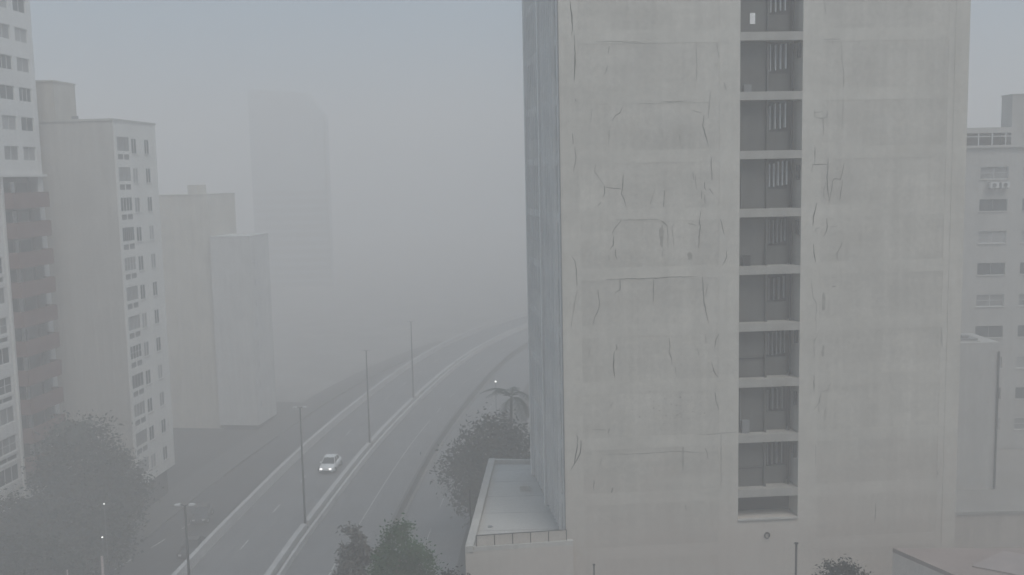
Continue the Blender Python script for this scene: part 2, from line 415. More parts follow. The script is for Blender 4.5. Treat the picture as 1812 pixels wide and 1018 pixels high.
# ------------------------------------------------------------------ tower (near, right of the street)
TW = empty('tower_block', (2.56, 50.0, 0.0), 4.0)
tag(TW, 'tall cracked grey concrete tower with an open stair shaft up its blank front', 'building')
TOP = 44.0
SL = [36.99 - 2.963*k for k in range(9)] ; SL = [36.99+2.963*2, 36.99+2.963] + SL       # tops of the shaft slabs
LEN = 21.14
SH0, SH1, SHB = 9.2, 12.43, 11.68
holes = [(SH0, SH1, SHB, TOP-0.6)]
panels = []
for k, zt in enumerate(SL + [SL[-1]-2.963, SL[-1]-2*2.963, SL[-1]-3*2.963]):
    lo, hi = zt-2.963+0.14, zt-0.50
    if lo < 1.2: continue
    for a, b in ((0.98, 8.15), (13.45, 20.05)):
        panels.append((a, b, lo, hi))
D0 = 1.62
m = MB()
# skin: one with shallow panel recesses, shaft cut out deep
m.skin(0, LEN, 0, TOP, holes + panels, 0.009, rim=False)
for a, b, c, d in holes:      # deep reveals of the shaft
    m.quad((a,0.009,c),(a,D0,c),(b,D0,c),(b,0.009,c)); m.quad((a,0.009,d),(b,0.009,d),(b,D0,d),(a,D0,d))
    m.quad((a,0.009,c),(a,0.009,d),(a,D0,d),(a,D0,c)); m.quad((b,0.009,c),(b,D0,c),(b,D0,d),(b,0.009,d))
ax, ay = -0.62, 11.85          # far end of the left side, local
m.quad((0,0,0),(0,0,TOP),(ax,ay,TOP),(ax,ay,0))
m.quad((LEN,0,0),(LEN,ay,0),(LEN,ay,TOP),(LEN,0,TOP)); m.quad((ax,ay,0),(ax,ay,TOP),(LEN,ay,TOP),(LEN,ay,0))
m.quad((0,0,TOP),(LEN,0,TOP),(LEN,ay,TOP),(ax,ay,TOP))
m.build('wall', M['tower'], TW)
for a, b, c, d in panels:
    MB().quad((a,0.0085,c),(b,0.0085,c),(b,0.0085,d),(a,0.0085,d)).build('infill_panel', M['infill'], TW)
# raised edge strips of the front
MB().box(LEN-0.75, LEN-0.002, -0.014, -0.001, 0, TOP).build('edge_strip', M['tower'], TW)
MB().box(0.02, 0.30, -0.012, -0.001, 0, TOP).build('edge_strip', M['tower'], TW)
# stair shaft
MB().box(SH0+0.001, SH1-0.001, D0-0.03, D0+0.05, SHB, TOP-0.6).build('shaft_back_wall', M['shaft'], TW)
slab_m = MB().box(SH0+0.002, SH1-0.002, -0.012, D0-0.04, -0.42, 0).mesh('floor_slab', M['slab'])
split_m = MB().box(0, 0.10, 0, 1.2, 0, 2.54).mesh('stair_partition', M['shaft'])
screen_m = MB().box(0, 1.2, 0, 0.06, 0, 1.55).mesh('stair_screen', M['shaft_dark'])
spand_m = MB().box(0, 1.2, -0.06, 0.08, 0, 0.97).mesh('stair_spandrel', M['shaft'])
find_m = MB().box(0, 0.07, 0, 0.22, 0, 1.30).mesh('stair_fin', M['findim'])
fin_m = MB().box(0, 0.05, 0, 0.22, 0, 1.30).mesh('stair_fin', M['fin'])
pipe_m = MB().tube([(0,0,0),(0,0,2.53)], 0.045, 8).mesh('drain_pipe', M['pipe'])
board_m = MB().box(0, 0.16, 0, 0.10, 0, 0.75).mesh('meter_box', M['shaft_dark'])
for k, z in enumerate(SL):
    inst(slab_m, 'floor_slab', TW, (0, 0, z))
    fl = z-2.963 if k < len(SL)-1 else SHB          # floor below this slab
    if k == len(SL)-1:
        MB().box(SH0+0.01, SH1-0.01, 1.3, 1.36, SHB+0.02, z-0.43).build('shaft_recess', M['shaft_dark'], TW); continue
    inst(split_m, 'stair_partition', TW, (10.72, 0.38, fl))
    inst(spand_m, 'stair_spandrel', TW, (10.83, 0.95, fl))
    sc = inst(screen_m, 'stair_screen', TW, (10.83, 1.0, fl+0.98))
    nf = (4,4,4,4,5,5,4,5,4,4)[k]; st = (0.27,0.25,0.27,0.27,0.23,0.21,0.27,0.22,0.26,0.26)[k]
    for i in range(nf):
        f = inst(fin_m if k < 5 else find_m, 'stair_fin', sc, (0.16+st*i, -0.24, 0.10 + 0.03*i + rnd.uniform(-.02,.04)))  # bright copy on upper floors, dim copy below, painting the light between slats
        f.scale.z = (1.0,1.0,1.02,1.0,0.98,0.95,0.9,0.95,0.85,0.9)[k]*rnd.uniform(0.93,1.02)
    inst(pipe_m, 'drain_pipe', TW, (12.13, 0.62, fl+0.005))
    if k not in (3, 6): inst(board_m, 'meter_box', TW, (12.25, 0.20, fl+1.45+0.12*(k % 4)))
    if k in (2, 5, 8): MB().box(9.5, 9.9, 0.35, 0.54, fl+0.005, fl+0.3+0.05*k).build('stored_box', M['shaft_dark' if k == 5 else 'findim'], TW)
    if k in (4, 8): MB().tube([(9.45,0.5,fl+0.01),(9.45,0.5,fl+2.5)], 0.03, 6).build('drain_pipe', M['findim'], TW)
    # left bay: back panel closer to the front
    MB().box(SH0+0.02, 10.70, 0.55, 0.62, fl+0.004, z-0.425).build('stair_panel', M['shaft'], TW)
    if k in (7, 10-2+1):
        MB().box(SH0+0.03, 10.68, 0.49, 0.545, fl+1.0, fl+1.06).build('hand_rail', M['pipe'], TW)
MB().box(SH0-0.01, SH1+0.01, -0.09, 0.10, SHB-0.06, SHB+0.012).build('shaft_sill', M['coping'], TW)
MB().box(9.85, 10.12, 0.52, 0.546, 37.45, 38.0).build('notice', M['paper'], TW)
m = MB(); m.tube([(10.77+0.13*math.cos(t/12*2*math.pi), -0.05, 10.75+0.16*math.sin(t/12*2*math.pi)) for t in range(13)], 0.03, 6)
m.box(10.72, 10.82, -0.05, -0.001, 10.85, 10.90)
m.build('wall_ring', M['pipe'], TW)
# left side cladding: fins and window bands, built in the side's own frame
side_rot = math.atan2(ay, ax)      # along the side, away from the front
SIDE = []
def side_box(mb, s0, s1, o0, o1, z0, z1):
    c, s = math.cos(side_rot), math.sin(side_rot); n = len(mb.v)
    tmp = MB().box(s0, s1, o0, o1, z0, z1)           # x along side, y outward
    for x, y, z in tmp.v: mb.v.append((x*c - y*s, x*s + y*c, z))
    mb.f += [tuple(n+i for i in f) for f in tmp.f]; return mb
SL_LEN = math.hypot(ax, ay)
mb = MB(); side_box(mb, 0.03, 0.5, 0.001, 0.05, 0, TOP); mb.build('side_pilaster', M['cladding'], TW)
mb = MB(); side_box(mb, 5.6, 5.95, 0.001, 0.22, 11.0, TOP); mb.build('side_pilaster', M['cladfin'], TW)
mb = MB(); side_box(mb, SL_LEN-0.35, SL_LEN-0.02, 0.001, 0.16, 11.0, TOP); mb.build('side_pilaster', M['cladfin'], TW)
mb = MB(); side_box(mb, 5.53, 5.6, 0.001, 0.10, 11.0, TOP); mb.build('drain_pipe', M['pipe'], TW)
mb = MB(); side_box(mb, -0.012, 0.028, 0.001, 0.055, 11.3, TOP); mb.build('corner_joint', M['findim'], TW)
for i in range(8):
    s = 0.95 + i*0.58
    mb = MB(); side_box(mb, s, s+0.11, 0.001, 0.17, 11.2, TOP); mb.build('side_fin', M['cladfin'], TW)
for i in range(7):
    s = 6.6 + i*0.72
    mb = MB(); side_box(mb, s, s+0.09, 0.001, 0.10, 11.2, TOP); mb.build('side_fin', M['cladfin'], TW)
for k, z in enumerate(SL):
    mb = MB(); side_box(mb, 0.51, 5.52, 0.002, 0.035, z-2.0, z-0.55); mb.build('side_window_band', M['side_glass'], TW)
    mb = MB(); side_box(mb, 5.96, SL_LEN-0.36, 0.002, 0.03, z-1.9, z-0.5); mb.build('side_window_band', M['side_glass'], TW)
    mb = MB(); side_box(mb, 0.51, 5.52, 0.002, 0.05, z-0.5, z-0.02); mb.build('side_spandrel', M['cladding'], TW)
    mb = MB(); side_box(mb, 5.96, SL_LEN-0.36, 0.002, 0.045, z-0.45, z-0.02); mb.build('side_spandrel', M['cladding'], TW)

CRACKS='''d 0.6,38.63 0.63,38.21 0.69,37.86 0.71,37.37 0.66,36.95
d 0.79,36.95 0.82,36.53 0.81,35.83 0.79,35.26 0.75,34.66
d 0.82,33.78 0.83,33.68
f 1.89,36.59 2.65,36.6 3.52,36.55 4.18,36.53
m 2.54,36.37 2.48,35.98
f 2.46,35.42 2.38,35.17 2.28,34.96
f 1.65,33.3 1.59,32.91 1.51,32.55
m 3.19,33.38 3.04,33.06 2.83,32.96 2.65,32.68
f 2.5,32.25 2.45,31.53
f 5.11,33.58 5.78,33.59 6.48,33.62
f 6.77,33.15 7.22,33
m 7.34,32.89 7.27,32.38 7.4,31.95 7.57,31.36
f 7.66,34.03 7.59,33.17 7.57,32.74
f 6.96,36.46 6.97,35.54 6.97,34.61
f 8,36.45 8.12,35.74
f 8.36,34.52 8.5,34.09
f 5.19,32.13 5.25,31.7
f 6.07,31.97 6.12,31.46
m 0.63,32.1 0.66,31.56
m 0.75,31.43 0.8,30.92 0.74,30.56 0.66,30.17
f 1.8,30.54 1.74,30.15 2.03,29.74 2.23,29.45
m 2.28,29.39 2.73,29.31 3.13,29.26
m 2.23,29.45 2.24,29.08 2.15,28.9
m 2.05,28.61 1.87,28.44
m 3.2,30.01 3.15,29.28 3.08,29.05 3.22,28.77 3.32,28.37
f 4.83,29.32 4.65,28.74 4.56,28.45
m 5.33,29.16 5.28,28.72 5.24,28.32
f 6.76,30.04 6.81,29.64
f 6.9,29.86 6.96,29.13
d 7.37,29.52 7.38,29.26 7.44,29.12
m 7.23,29.12 7.22,28.68
f 7.37,28.9 7.41,28.38
m 7.74,30.79 7.72,30.28 7.76,29.62
m 7.63,29.18 7.82,28.92
m 7.16,28.06 7.11,27.43 7.17,27.28 7.11,26.92 7.05,26.18
f 6.51,27.45 6.97,27.33
d 8.2,27.63 8.31,27.18 8.41,26.82
m 8.52,25.99 8.54,25.69 8.35,25.29
m 3.08,27.71 2.82,27.39 2.67,27.21 2.61,27.03
m 2.68,26.92 2.65,26.44 2.47,26.21
m 2.77,26.21 2.75,25.92 2.84,25.73
f 2.4,25.93 2.45,25.67
f 2.78,27.72 3.9,27.69 4.94,27.69 5.16,27.61
m 5.16,27.61 5.46,27.33
f 5.46,27.33 5.49,26.81 5.47,26.26
f 5.8,27.5 5.68,27.25 5.79,26.32
f 5.23,26.22 5.17,25.78
m 0.51,25.91 0.67,25.68 0.74,25.24 0.76,24.42
m 2.27,24.68 2.98,24.69 4.63,24.69 7.03,24.71
m 2.98,24.65 2.98,24.14 2.75,24.02 2.69,23.88
m 4.72,24.6 4.71,24 4.7,23.44
m 1.84,24.16 1.91,23.57 1.88,23.23 1.65,22.75 1.56,22.34
f 0.78,24.19 0.66,23.68 0.54,23.01 0.43,22.3
m 7.26,24.68 7.3,24.08 7.37,23.25 7.49,22.72 7.6,22.27
f 7.52,24.3 7.45,23.62
d 2.74,21.31 2.8,21.08 2.72,20.99
d 2.65,20.96 2.63,20.46 2.59,20.24 2.62,19.94 2.69,19.55
m 5.52,21.54 5.57,21.12 5.51,20.82 5.66,20.44 5.66,20.13
f 5.83,20.05 5.89,19.48
m 8.14,21.68 7.98,21.38 7.91,20.97
m 7.76,20.17 7.87,19.75 8.1,19.4
f 6.99,21 7.09,20.58
f 7.41,21.67 7.47,21.21
f 1.41,21.18 1.33,20.66
m 2.55,18.26 2.45,18.08
m 7.95,18.6 7.99,18.14 8.13,17.67
m 2.35,16.88 2.29,16.64
f 1.47,16.88 2.15,16.81
d 0.62,16.64 0.7,16.41 0.59,15.65 0.5,15.03
d 0.86,16.33 0.81,15.64 0.66,15.34 0.31,14.77
f 6.96,16.38 7.65,16.36 8.34,16.4 9.11,16.42
f 1.95,15.51 3.97,15.47 5.73,15.53 7.42,15.4
m 7.42,15.64 7.53,15.36 7.57,15.05
f 1.95,15.36 1.79,14.82
m 1.52,14.18 1.5,13.63
d 2.5,13.71 2.44,13.44
m 6.36,12.6 6.41,12.28
f 8.26,16.42 8.27,14.94 8.27,13.45
f 13.46,38.52 13.62,37.81
f 13.48,36.57 14.35,36.59
m 13.96,36.49 13.97,36.35
f 14.42,36.45 14.45,35.66 14.57,34.65 14.55,33.5 14.51,32.04
f 13.05,32.94 13.5,32.97
f 13.05,33.08 13.09,32.72 13.47,32.62 13.73,32.71 13.72,33.07
f 13.54,32.64 13.54,31.84
m 13.11,31.27 13.1,30.32
m 12.97,30.3 13.77,30.3
f 13.01,30.28 12.95,29.95
m 13.82,30.6 13.81,30.16 13.76,29.64 13.82,28.98 13.91,28.38
m 14.66,30.36 14.57,29.85 14.48,29.52 14.17,29.56 14.05,29.42 14.02,28.97 13.93,28.46
m 14.58,29.48 14.53,28.96 14.45,28.41
f 13.71,29.35 13.61,28.98 13.64,28.54
d 13.23,28.32 13.19,28.03 13.07,27.59 13.05,27.18
m 13.79,27.53 13.83,27.12 13.78,26.86 13.63,26.6
f 14.01,27.1 14.35,27.11
f 13.17,26.84 13.24,27.02 13.43,27.06
d 13.09,26.24 13.13,25.79 13.24,25.27
m 14.63,26.28 14.52,25.98 14.36,25.73 14.38,25.39
f 13.01,24.37 13.1,23.46 13.32,23.07 13.27,22.32 13.3,21.71
f 13.44,21.55 13.21,21.17 13.21,20.26
m 13.22,19.33 13.25,18.41
f 14.13,18.88 13.98,18.49 13.48,18.44
m 13.62,18.35 13.53,17.85 13.26,17.51
f 13.49,17.62 13.53,17.35
f 20.1,21.64 20.13,20.56
f 13.88,17.53 13.77,17.07
d 14.13,23.98 14.32,23.97
m 16.72,12.25 16.69,11.21
d 20.09,13.79 20.1,13.67
f 13.78,16.82 13.93,17.28
f 13.36,15.59 13.4,14.33'''

def ribbon(pts, w, taper=True):
    m = MB(); P = [Vector((u, 0, z)) for u, z in pts]
    # subdivide and jitter so that the line wanders like a real crack
    Q = []
    for a, b in zip(P, P[1:]):
        n = max(1, int((b-a).length/0.18)); d = (b-a).normalized() if (b-a).length else Vector((0,0,1)); s = Vector((d.z,0,-d.x))
        for i in range(n): Q.append(a.lerp(b, i/n) + (s*rnd.uniform(-0.02,0.02) if i else Vector()))
    Q.append(P[-1]); L = []
    for i, p in enumerate(Q):
        t = (Q[min(i+1,len(Q)-1)]-Q[max(i-1,0)]).normalized(); s = Vector((t.z,0,-t.x))
        f = 0.35+0.65*math.sin(math.pi*(i+0.3)/(len(Q)-0.4)) if taper else 1
        ww = w*f*rnd.uniform(0.6,1.25)/2; L.append((p-s*ww, p+s*ww))
    for (a,b),(c,d) in zip(L, L[1:]): m.quad((a.x,0,a.z),(b.x,0,b.z),(d.x,0,d.z),(c.x,0,c.z))
    return m
for line in CRACKS.splitlines():
    k, *pts = line.split(); pts = [tuple(map(float, p.split(','))) for p in pts]
    uc = sum(p[0] for p in pts)/len(pts); zc = sum(p[1] for p in pts)/len(pts)
    inp = any(a < uc < b and c < zc < d for a,b,c,d in panels)
    span = any(not any(a < p[0] < b and c < p[1] < d for a,b,c,d in panels) for p in pts)
    o = ribbon(pts, {'d':0.046,'m':0.046,'f':0.058}[k]).build('crack', M['crack_'+k], TW)
    o.location = (0, 0.0045 if (inp and not span) else -0.004, 0)
# peeled plaster and small holes
for (u, z, w, h) in ((5.0,26.2,0.3,1.25),(6.45,25.55,0.35,0.45),(6.17,14.4,0.14,1.5),(13.55,22.6,0.25,1.1),(13.6,20.2,0.2,0.7)):
    pr = []
    for i in range(14):
        t = 2*math.pi*i/14; pr.append((u+w/2+w*0.5*math.cos(t)*rnd.uniform(0.55,1.1), 0.004, z+h/2+h*0.5*math.sin(t)*rnd.uniform(0.7,1.1)))
    pm = MB(); pm.v = pr; pm.f = [tuple(range(14))]; pm.build('peeled_patch', M['crack_f'], TW)
for i in range(34):
    u = rnd.gauss(5.6,1.0); z = rnd.gauss(17.6,0.5); s = rnd.uniform(0.015,0.05)
    if not (1.2 < u < 8.0): continue
    MB().quad((u-s,-0.003,z),(u,-0.003,z-s*0.8),(u+s*1.3,-0.003,z+s*0.2),(u,-0.003,z+s)).build('pock_mark', M['crack_m'], TW)

# ------------------------------------------------------------------ podium beside the tower
PD = empty('podium', (-2.67, 48.61, 0.0)); tag(PD, 'low pale podium wing with parapet and flat roof beside the tower', 'building')
PX, PY = -2.67, 48.61
out_poly = [(-2.67,48.61),(2.9,49.30),(1.3,61.9),(1.04,64.09),(-1.79,64.43)]
def loc(pl): return [(x-PX, y-PY) for x, y in pl]
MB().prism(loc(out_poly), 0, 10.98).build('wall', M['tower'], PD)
def wall_strip(p, q, t, z0, z1, name, mat):
    p, q = Vector((*p,0)), Vector((*q,0)); d = (q-p).normalized(); n = Vector((-d.y, d.x, 0))*t     # to the left of p->q
    pts = [(p.x,p.y),(q.x,q.y),(q.x+n.x,q.y+n.y),(p.x+n.x,p.y+n.y)]
    return MB().prism(loc(pts), z0, z1).build(name, mat, PD)
MB().prism(loc([(-2.2,48.95),(2.55,49.6),(1.2,62.1),(1.0,63.8),(-1.4,64.1)]), 10.98, 10.99).build('roof', M['roofgrey'], PD)
for i, yy in enumerate((51.6, 54.4, 57.3, 60.2, 62.6)):
    xa = -2.2+0.048*(yy-48.95); xb = 2.55-0.108*(yy-49.6)
    MB().box(xa-PX, xb-PX, yy-PY, yy-PY+0.07, 10.9905, 10.9965).build('roof_seam', M['seam'], PD)
MB().tube([(1.2,3.6,10.99),(1.2,3.6,11.03)], 0.14, 12).build('roof_drain', M['frame_dark'], PD)
MB().box(2.9, 3.5, 9.6, 10.1, 10.9905, 11.32).build('roof_vent', M['coping'], PD)
wall_strip((-1.79,64.43), (-2.67,48.61), 0.42, 10.985, 11.30, 'parapet', M['coping'])
wall_strip((-2.24,48.665), (2.9,49.30), 0.24, 10.985, 11.22, 'parapet', M['coping'])
wall_strip((1.04,64.09), (-1.36,64.37), 0.25, 10.985, 11.27, 'parapet', M['coping'])
rl = MB(); a, b = Vector((-2.1,48.80,0)), Vector((2.55,49.37,0))
PDR = []
for i in range(6):
    p = a.lerp(b, i/5); MB().tube([(p.x-PX,p.y-PY,11.2),(p.x-PX,p.y-PY,11.78)], 0.025, 6).build('rail_post', M['post'], PD)
MB().tube([(a.x-PX,a.y-PY,11.79),(b.x-PX,b.y-PY,11.79)], 0.025, 6).build('hand_rail', M['post'], PD)
for i in range(5):
    p, q = a.lerp(b, i/5+0.004), a.lerp(b, (i+1)/5-0.004)
    MB().prism([(p.x-PX,p.y-PY),(q.x-PX,q.y-PY),(q.x-PX,q.y-PY+0.02),(p.x-PX,p.y-PY+0.02)], 11.23, 11.765).build('rail_panel', M['infill'], PD)
m = MB().tube([(-0.2,10.5,8.0),(-0.2,10.5,10.9)], 0.05, 6); m.build('drain_pipe', M['pipe'], PD)

# ------------------------------------------------------------------ slab block with the windowed street side (building beyond the balconies)
def ZB(z, base=LOW): return z - base
BB = empty('apartment_building', (-39.41, 100.0, LOW), 85.3)
tag(BB, 'pale apartment block with blank end wall and narrow windowed street side', 'building')
rows = [34.85 - 3.06*k for k in range(12)]
hl = []
spec = []
for k, zt in enumerate(rows):
    zt = ZB(zt)
    spec.append((0.25, zt-1.40, 2.55, 1.40, 'big', k)); spec.append((3.35, zt-1.62, 1.2, 1.55, 'mid', k)); spec.append((6.35, zt-1.62, 1.15, 1.55, 'mid2', k))
    if k < 11:
        spec.append((0.30, zt-2.28, 1.12, 0.55, 'vent', k)); spec.append((1.62, zt-2.28, 1.12, 0.55, 'vent', k))
hl = [(u, u+w, z, z+h) for u, z, w, h, *_ in spec]
MB().skin(-0.252, 9.222, ZB(-1.602), ZB(36.4), hl, 0.10).build('street_front', M['facade'], BB)
MB().box(-0.25, 9.22, 0.1001, 9.6, ZB(-1.6), ZB(36.399)).build('wall', M['cream'], BB)
MB().box(0.3, 9.0, 0.9, 9.3, 0, ZB(-1.61)).build('shopfront', M['shop'], BB)
MB().box(-0.33, 9.30, -0.08, 9.68, ZB(36.401), ZB(36.62)).build('roof_edge', M['cream'], BB)
MB().box(-0.20, 4.0, 6.0, 9.4, ZB(36.621), ZB(40.4)).build('penthouse', M['tan'], BB)
MB().box(-0.28, 4.08, 5.92, 9.48, ZB(40.401), ZB(40.56)).build('penthouse_roof', M['tan'], BB)
MB().box(-0.24, -0.18, 3.6, 4.3, ZB(36.65), ZB(36.95)).build('roof_hatch', M['frame_dark'], BB)
for u, z, w, h, t, k in spec:
    r = (k*7 + int(u*3)) % 5
    if t == 'big': window(BB, u, z, w, h, 0.045, bars=(5 if k == 3 else 3), rails=1 if k % 3 == 1 else 0, pane=('glass_curtain','glass','glass_blind','glass_curtain','glass')[r], fr='frame_dark' if r < 3 else 'frame')
    elif t == 'vent': window(BB, u, z, w, h, 0.045, bars=3, rails=0, pane='grille', fr='frame_dark', name='vent')
    else: window(BB, u, z, w, h, 0.045, bars=1, pane=('glass','glass_curtain','glass','glass_blind','glass')[(r+k) % 5], fr='frame', sill=True)

# ------------------------------------------------------------------ white block with red-brown balconies (far left)
AA = empty('apartment_building', (-46.11, 98.0, LOW), 85.3)
tag(AA, 'white apartment tower with a stack of red-brown balconies at the left edge', 'building')
hl = []; aw = []
for k in range(7):
    zt = ZB(33.85 + 2.8*k)
    for u, w in ((-5.95,2.35),(-2.85,2.15),(-9.3,2.3),(-12.6,2.3)):
        aw.append((u, zt-1.32, w, 1.32, k))
REC = (-6.85, -0.75, ZB(1.0), ZB(30.95))
for k in range(10):
    zt = ZB(29.2 - 2.77*k)
    aw.append((-10.7, zt-1.55, 3.2, 1.55, 100+k))
    if k % 2 == 0: aw.append((-10.7, zt-2.35, 3.2, 0.55, 200+k))
    aw.append((-14.4, zt-1.55, 3.1, 1.55, 100+k))
hl = [(u, u+w, z, z+h) for u, z, w, h, _ in aw]
m = MB().skin(-16.0, 0.12, ZB(0.4), ZB(52), hl + [REC], 0.22)
a, b, c, d = REC; DR = 1.0
m.quad((a,0.22,c),(a,DR,c),(b,DR,c),(b,0.22,c)); m.quad((a,0.22,d),(b,0.22,d),(b,DR,d),(a,DR,d))
m.quad((a,0.22,c),(a,0.22,d),(a,DR,d),(a,DR,c)); m.quad((b,0.22,c),(b,DR,c),(b,DR,d),(b,0.22,d))
m.box(-16.0, a, 0.2201, 11, ZB(0.4), ZB(52)); m.box(b, 0.12, 0.2201, 11, ZB(0.4), ZB(52))
m.box(a, b, 0.2201, 11, d, ZB(52)); m.box(a+0.001, b-0.001, DR, 10.9, c, d)
m.build('wall', M['white'], AA)
MB().box(-15.5, -0.2, 0.6, 10, 0, ZB(0.39)).build('shopfront', M['shop'], AA)
MB().box(-16.1, 0.22, -0.45, -0.001, ZB(30.97), ZB(31.2)).build('ledge', M['white'], AA)
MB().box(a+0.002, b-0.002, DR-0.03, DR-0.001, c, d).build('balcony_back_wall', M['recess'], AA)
MB().box(-7.15, -6.87, -0.2, -0.001, ZB(0.5), ZB(30.96)).build('pier', M['white'], AA)
MB().box(0.121, 3.6, 3.5, 9.5, 0, ZB(55)).build('lift_shaft', M['white'], AA)
for u, z, w, h, k in aw:
    r = (k*5+int(-u)) % 4
    if k < 100: window(AA, u, z, w, h, 0.13, bars=1 if r else 2, pane=('glass','glass_curtain','glass_blind','glass')[r], fr='frame')
    elif k < 200: window(AA, u, z, w, h, 0.13, bars=2, rails=0 if k % 2 else 1, pane=('glass','glass_curtain','glass_curtain','glass')[r], fr='frame', bar=0.07)
    else: window(AA, u, z, w, h, 0.13, bars=1, pane='grille', fr='frame', bar=0.09, name='vent')
for k in range(10):
    zb = ZB(28.15 - 2.77*k)
    bal = MB().box(-6.82, -0.95, -1.15, DR-0.04, zb-0.14, zb).build('balcony', M['redbrown'], AA)
    MB().box(-6.82, -0.95, -1.15, -1.03, zb+0.001, zb+1.35).build('balcony_front', M['redbrown'], bal)
    MB().box(-6.82, -6.70, -1.028, -0.003, zb+0.001, zb+1.35).build('balcony_side', M['redbrown'], bal)
    MB().box(-1.07, -0.95, -1.028, -0.003, zb+0.001, zb+1.35).build('balcony_side', M['redbrown'], bal)
    MB().box(-3.95+0.05*(k%3), -3.35, DR-0.12, DR-0.031, zb+0.02, zb+2.35).build('balcony_door', M['white'], AA)
    MB().box(-6.3, -4.3, DR-0.10, DR-0.031, zb+0.02, zb+2.25).build('balcony_glazing', M['glass'], AA)
    MB().box(-3.0, -1.2, DR-0.10, DR-0.031, zb+0.02, zb+2.25).build('balcony_glazing', M['glass_curtain' if k % 2 else 'glass'], AA)

# ------------------------------------------------------------------ buildings fading into the fog
CC = empty('apartment_building', (-36.34, 137.0, LOW), 82.0)
tag(CC, 'half hidden pale block with a column of slit windows beyond the windowed block', 'building')
hl = [(1.2, 1.5, ZB(9.7-2.9*k), ZB(9.7-2.9*k)+0.95) for k in range(-3, 5)]
m = MB().skin(0, 6.9, ZB(-4.3), ZB(22.5), hl, 0.2); m.box(0, 6.9, 0.2001, 5.8, ZB(-4.3), ZB(22.5)); m.build('wall', M['fogwhite'], CC)
for h in hl: window(CC, h[0], h[2], 0.3, 0.95, 0.1, bars=0, pane='glass', fr='frame_dark', bar=0.03)
MB().box(0.4, 6.5, 0.5, 5.5, 0, ZB(-4.31)).build('base', M['shop'], CC)
MB().box(-0.06, 6.96, -0.06, 5.86, ZB(22.501), ZB(22.6)).build('roof_edge', M['fogwhite'], CC)
C2 = empty('apartment_building', (-36.34-5.9*math.cos(R(-8)), 137.0+5.9*math.sin(R(8))+0.6, LOW), 82.0)
tag(C2, 'taller blank tan block dissolving into fog left of the slit windowed block', 'building')
MB().box(0, 9, 0, 8.2, 0, ZB(28.4)).build('wall', M['fogtan'], C2)
MB().box(0.1, 3.0, 1.6, 3.0, ZB(28.401), ZB(29.8)).build('roof_box', M['fogtan'], C2)
for u in (2.6, 5.6): MB().box(-0.05, -0.001, u, u+0.25, 0, ZB(28.3)).build('wall_rib', M['fogtan'], C2)
MB().box(-0.08, 9.08, -0.08, 8.28, ZB(28.402), ZB(28.5)).build('roof_edge', M['fogtan'], C2)

DD = empty('office_tower', (-72.3, 325.0, LOW))
tag(DD, 'distant tower with one chamfered top corner almost lost in the fog', 'building')
K = 325.0/190.0
def ZD(z): return 30 + (z-30)*K - LOW
MB().extrude_y([(-7.05*K,0),(7.1*K,0),(7.24*K,ZD(24)),(7.24*K,ZD(42.3)),(4.2*K,ZD(46.6)),(-6.3*K,ZD(47.5)),(-7.05*K,ZD(47.3))], 0, 7).build('wall', M['slate'], DD)
sm = MB().box(-6.95*K, 7.2*K, -0.7, -0.001, 0, 0.8).mesh('slat', M['slate'])
gm = MB().box(-6.9*K, 7.1*K, -0.1, -0.001, 0, 1.6).mesh('window_band', M['glass_blind'])
for k in range(13):
    z = ZD(7.5 + 1.6*k); inst(sm, 'slat', DD, (0, 0, z)); inst(gm, 'window_band', DD, (0, 0, z+0.95))
MB().box(7.05*K, 7.3*K, -0.5, 0.6, 0, ZD(42.0)).build('corner_post', M['glass_curtain'], DD)

# ------------------------------------------------------------------ block at the right edge
EE = empty('apartment_building', (42.64, 92.0, 0.0))
tag(EE, 'grey apartment block with a roof terrace at the right edge behind the tower', 'building')
hl = []; ew = []
for k in range(9):
    zt = 30.0-2.98*k
    for u, w in ((1.0,2.6),(5.0,2.6),(9.4,2.6),(13.4,2.6)): ew.append((u, zt-1.14, w, 1.14, k))
hl = [(u,u+w,z,z+h) for u,z,w,h,_ in ew]
m = MB().skin(-6, 18, 0, 31.75, hl, 0.22); m.box(-6, 18, 0.2201, 12, 0, 31.75); m.build('wall', M['eastgrey'], EE)
for u,z,w,h,k in ew:
    r = (k*3+int(u)) % 4
    window(EE, u, z, w, h, 0.12, bars=1, rails=1 if r == 1 else 0, pane=('glass','glass_curtain','glass','glass_blind')[r], fr='frame_dark' if k % 2 else 'frame', sill=True)
MB().box(-6.1, 18.1, -0.25, 12, 31.751, 31.98).build('terrace_slab', M['eastgrey'], EE)
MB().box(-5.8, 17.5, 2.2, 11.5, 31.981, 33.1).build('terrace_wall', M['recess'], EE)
MB().box(-6.0, 3.78, -0.1, 11.8, 33.101, 33.6).build('terrace_roof', M['eastgrey'], EE)
MB().box(3.8, 9.5, 0.1, 2.1, 31.981, 36.5).build('stair_tower', M['eastgrey'], EE)
MB().box(3.75, 9.6, 0.05, 2.15, 36.501, 36.62).build('stair_tower_roof', M['eastgrey'], EE)
for i in range(8):
    u = -5.6 + i*1.25
    MB().box(u, u+0.09, -0.12, -0.03, 31.981, 33.1).build('terrace_post', M['frame'], EE)
MB().box(-5.7, 3.75, -0.14, -0.10, 32.75, 32.82).build('terrace_rail', M['frame'], EE)
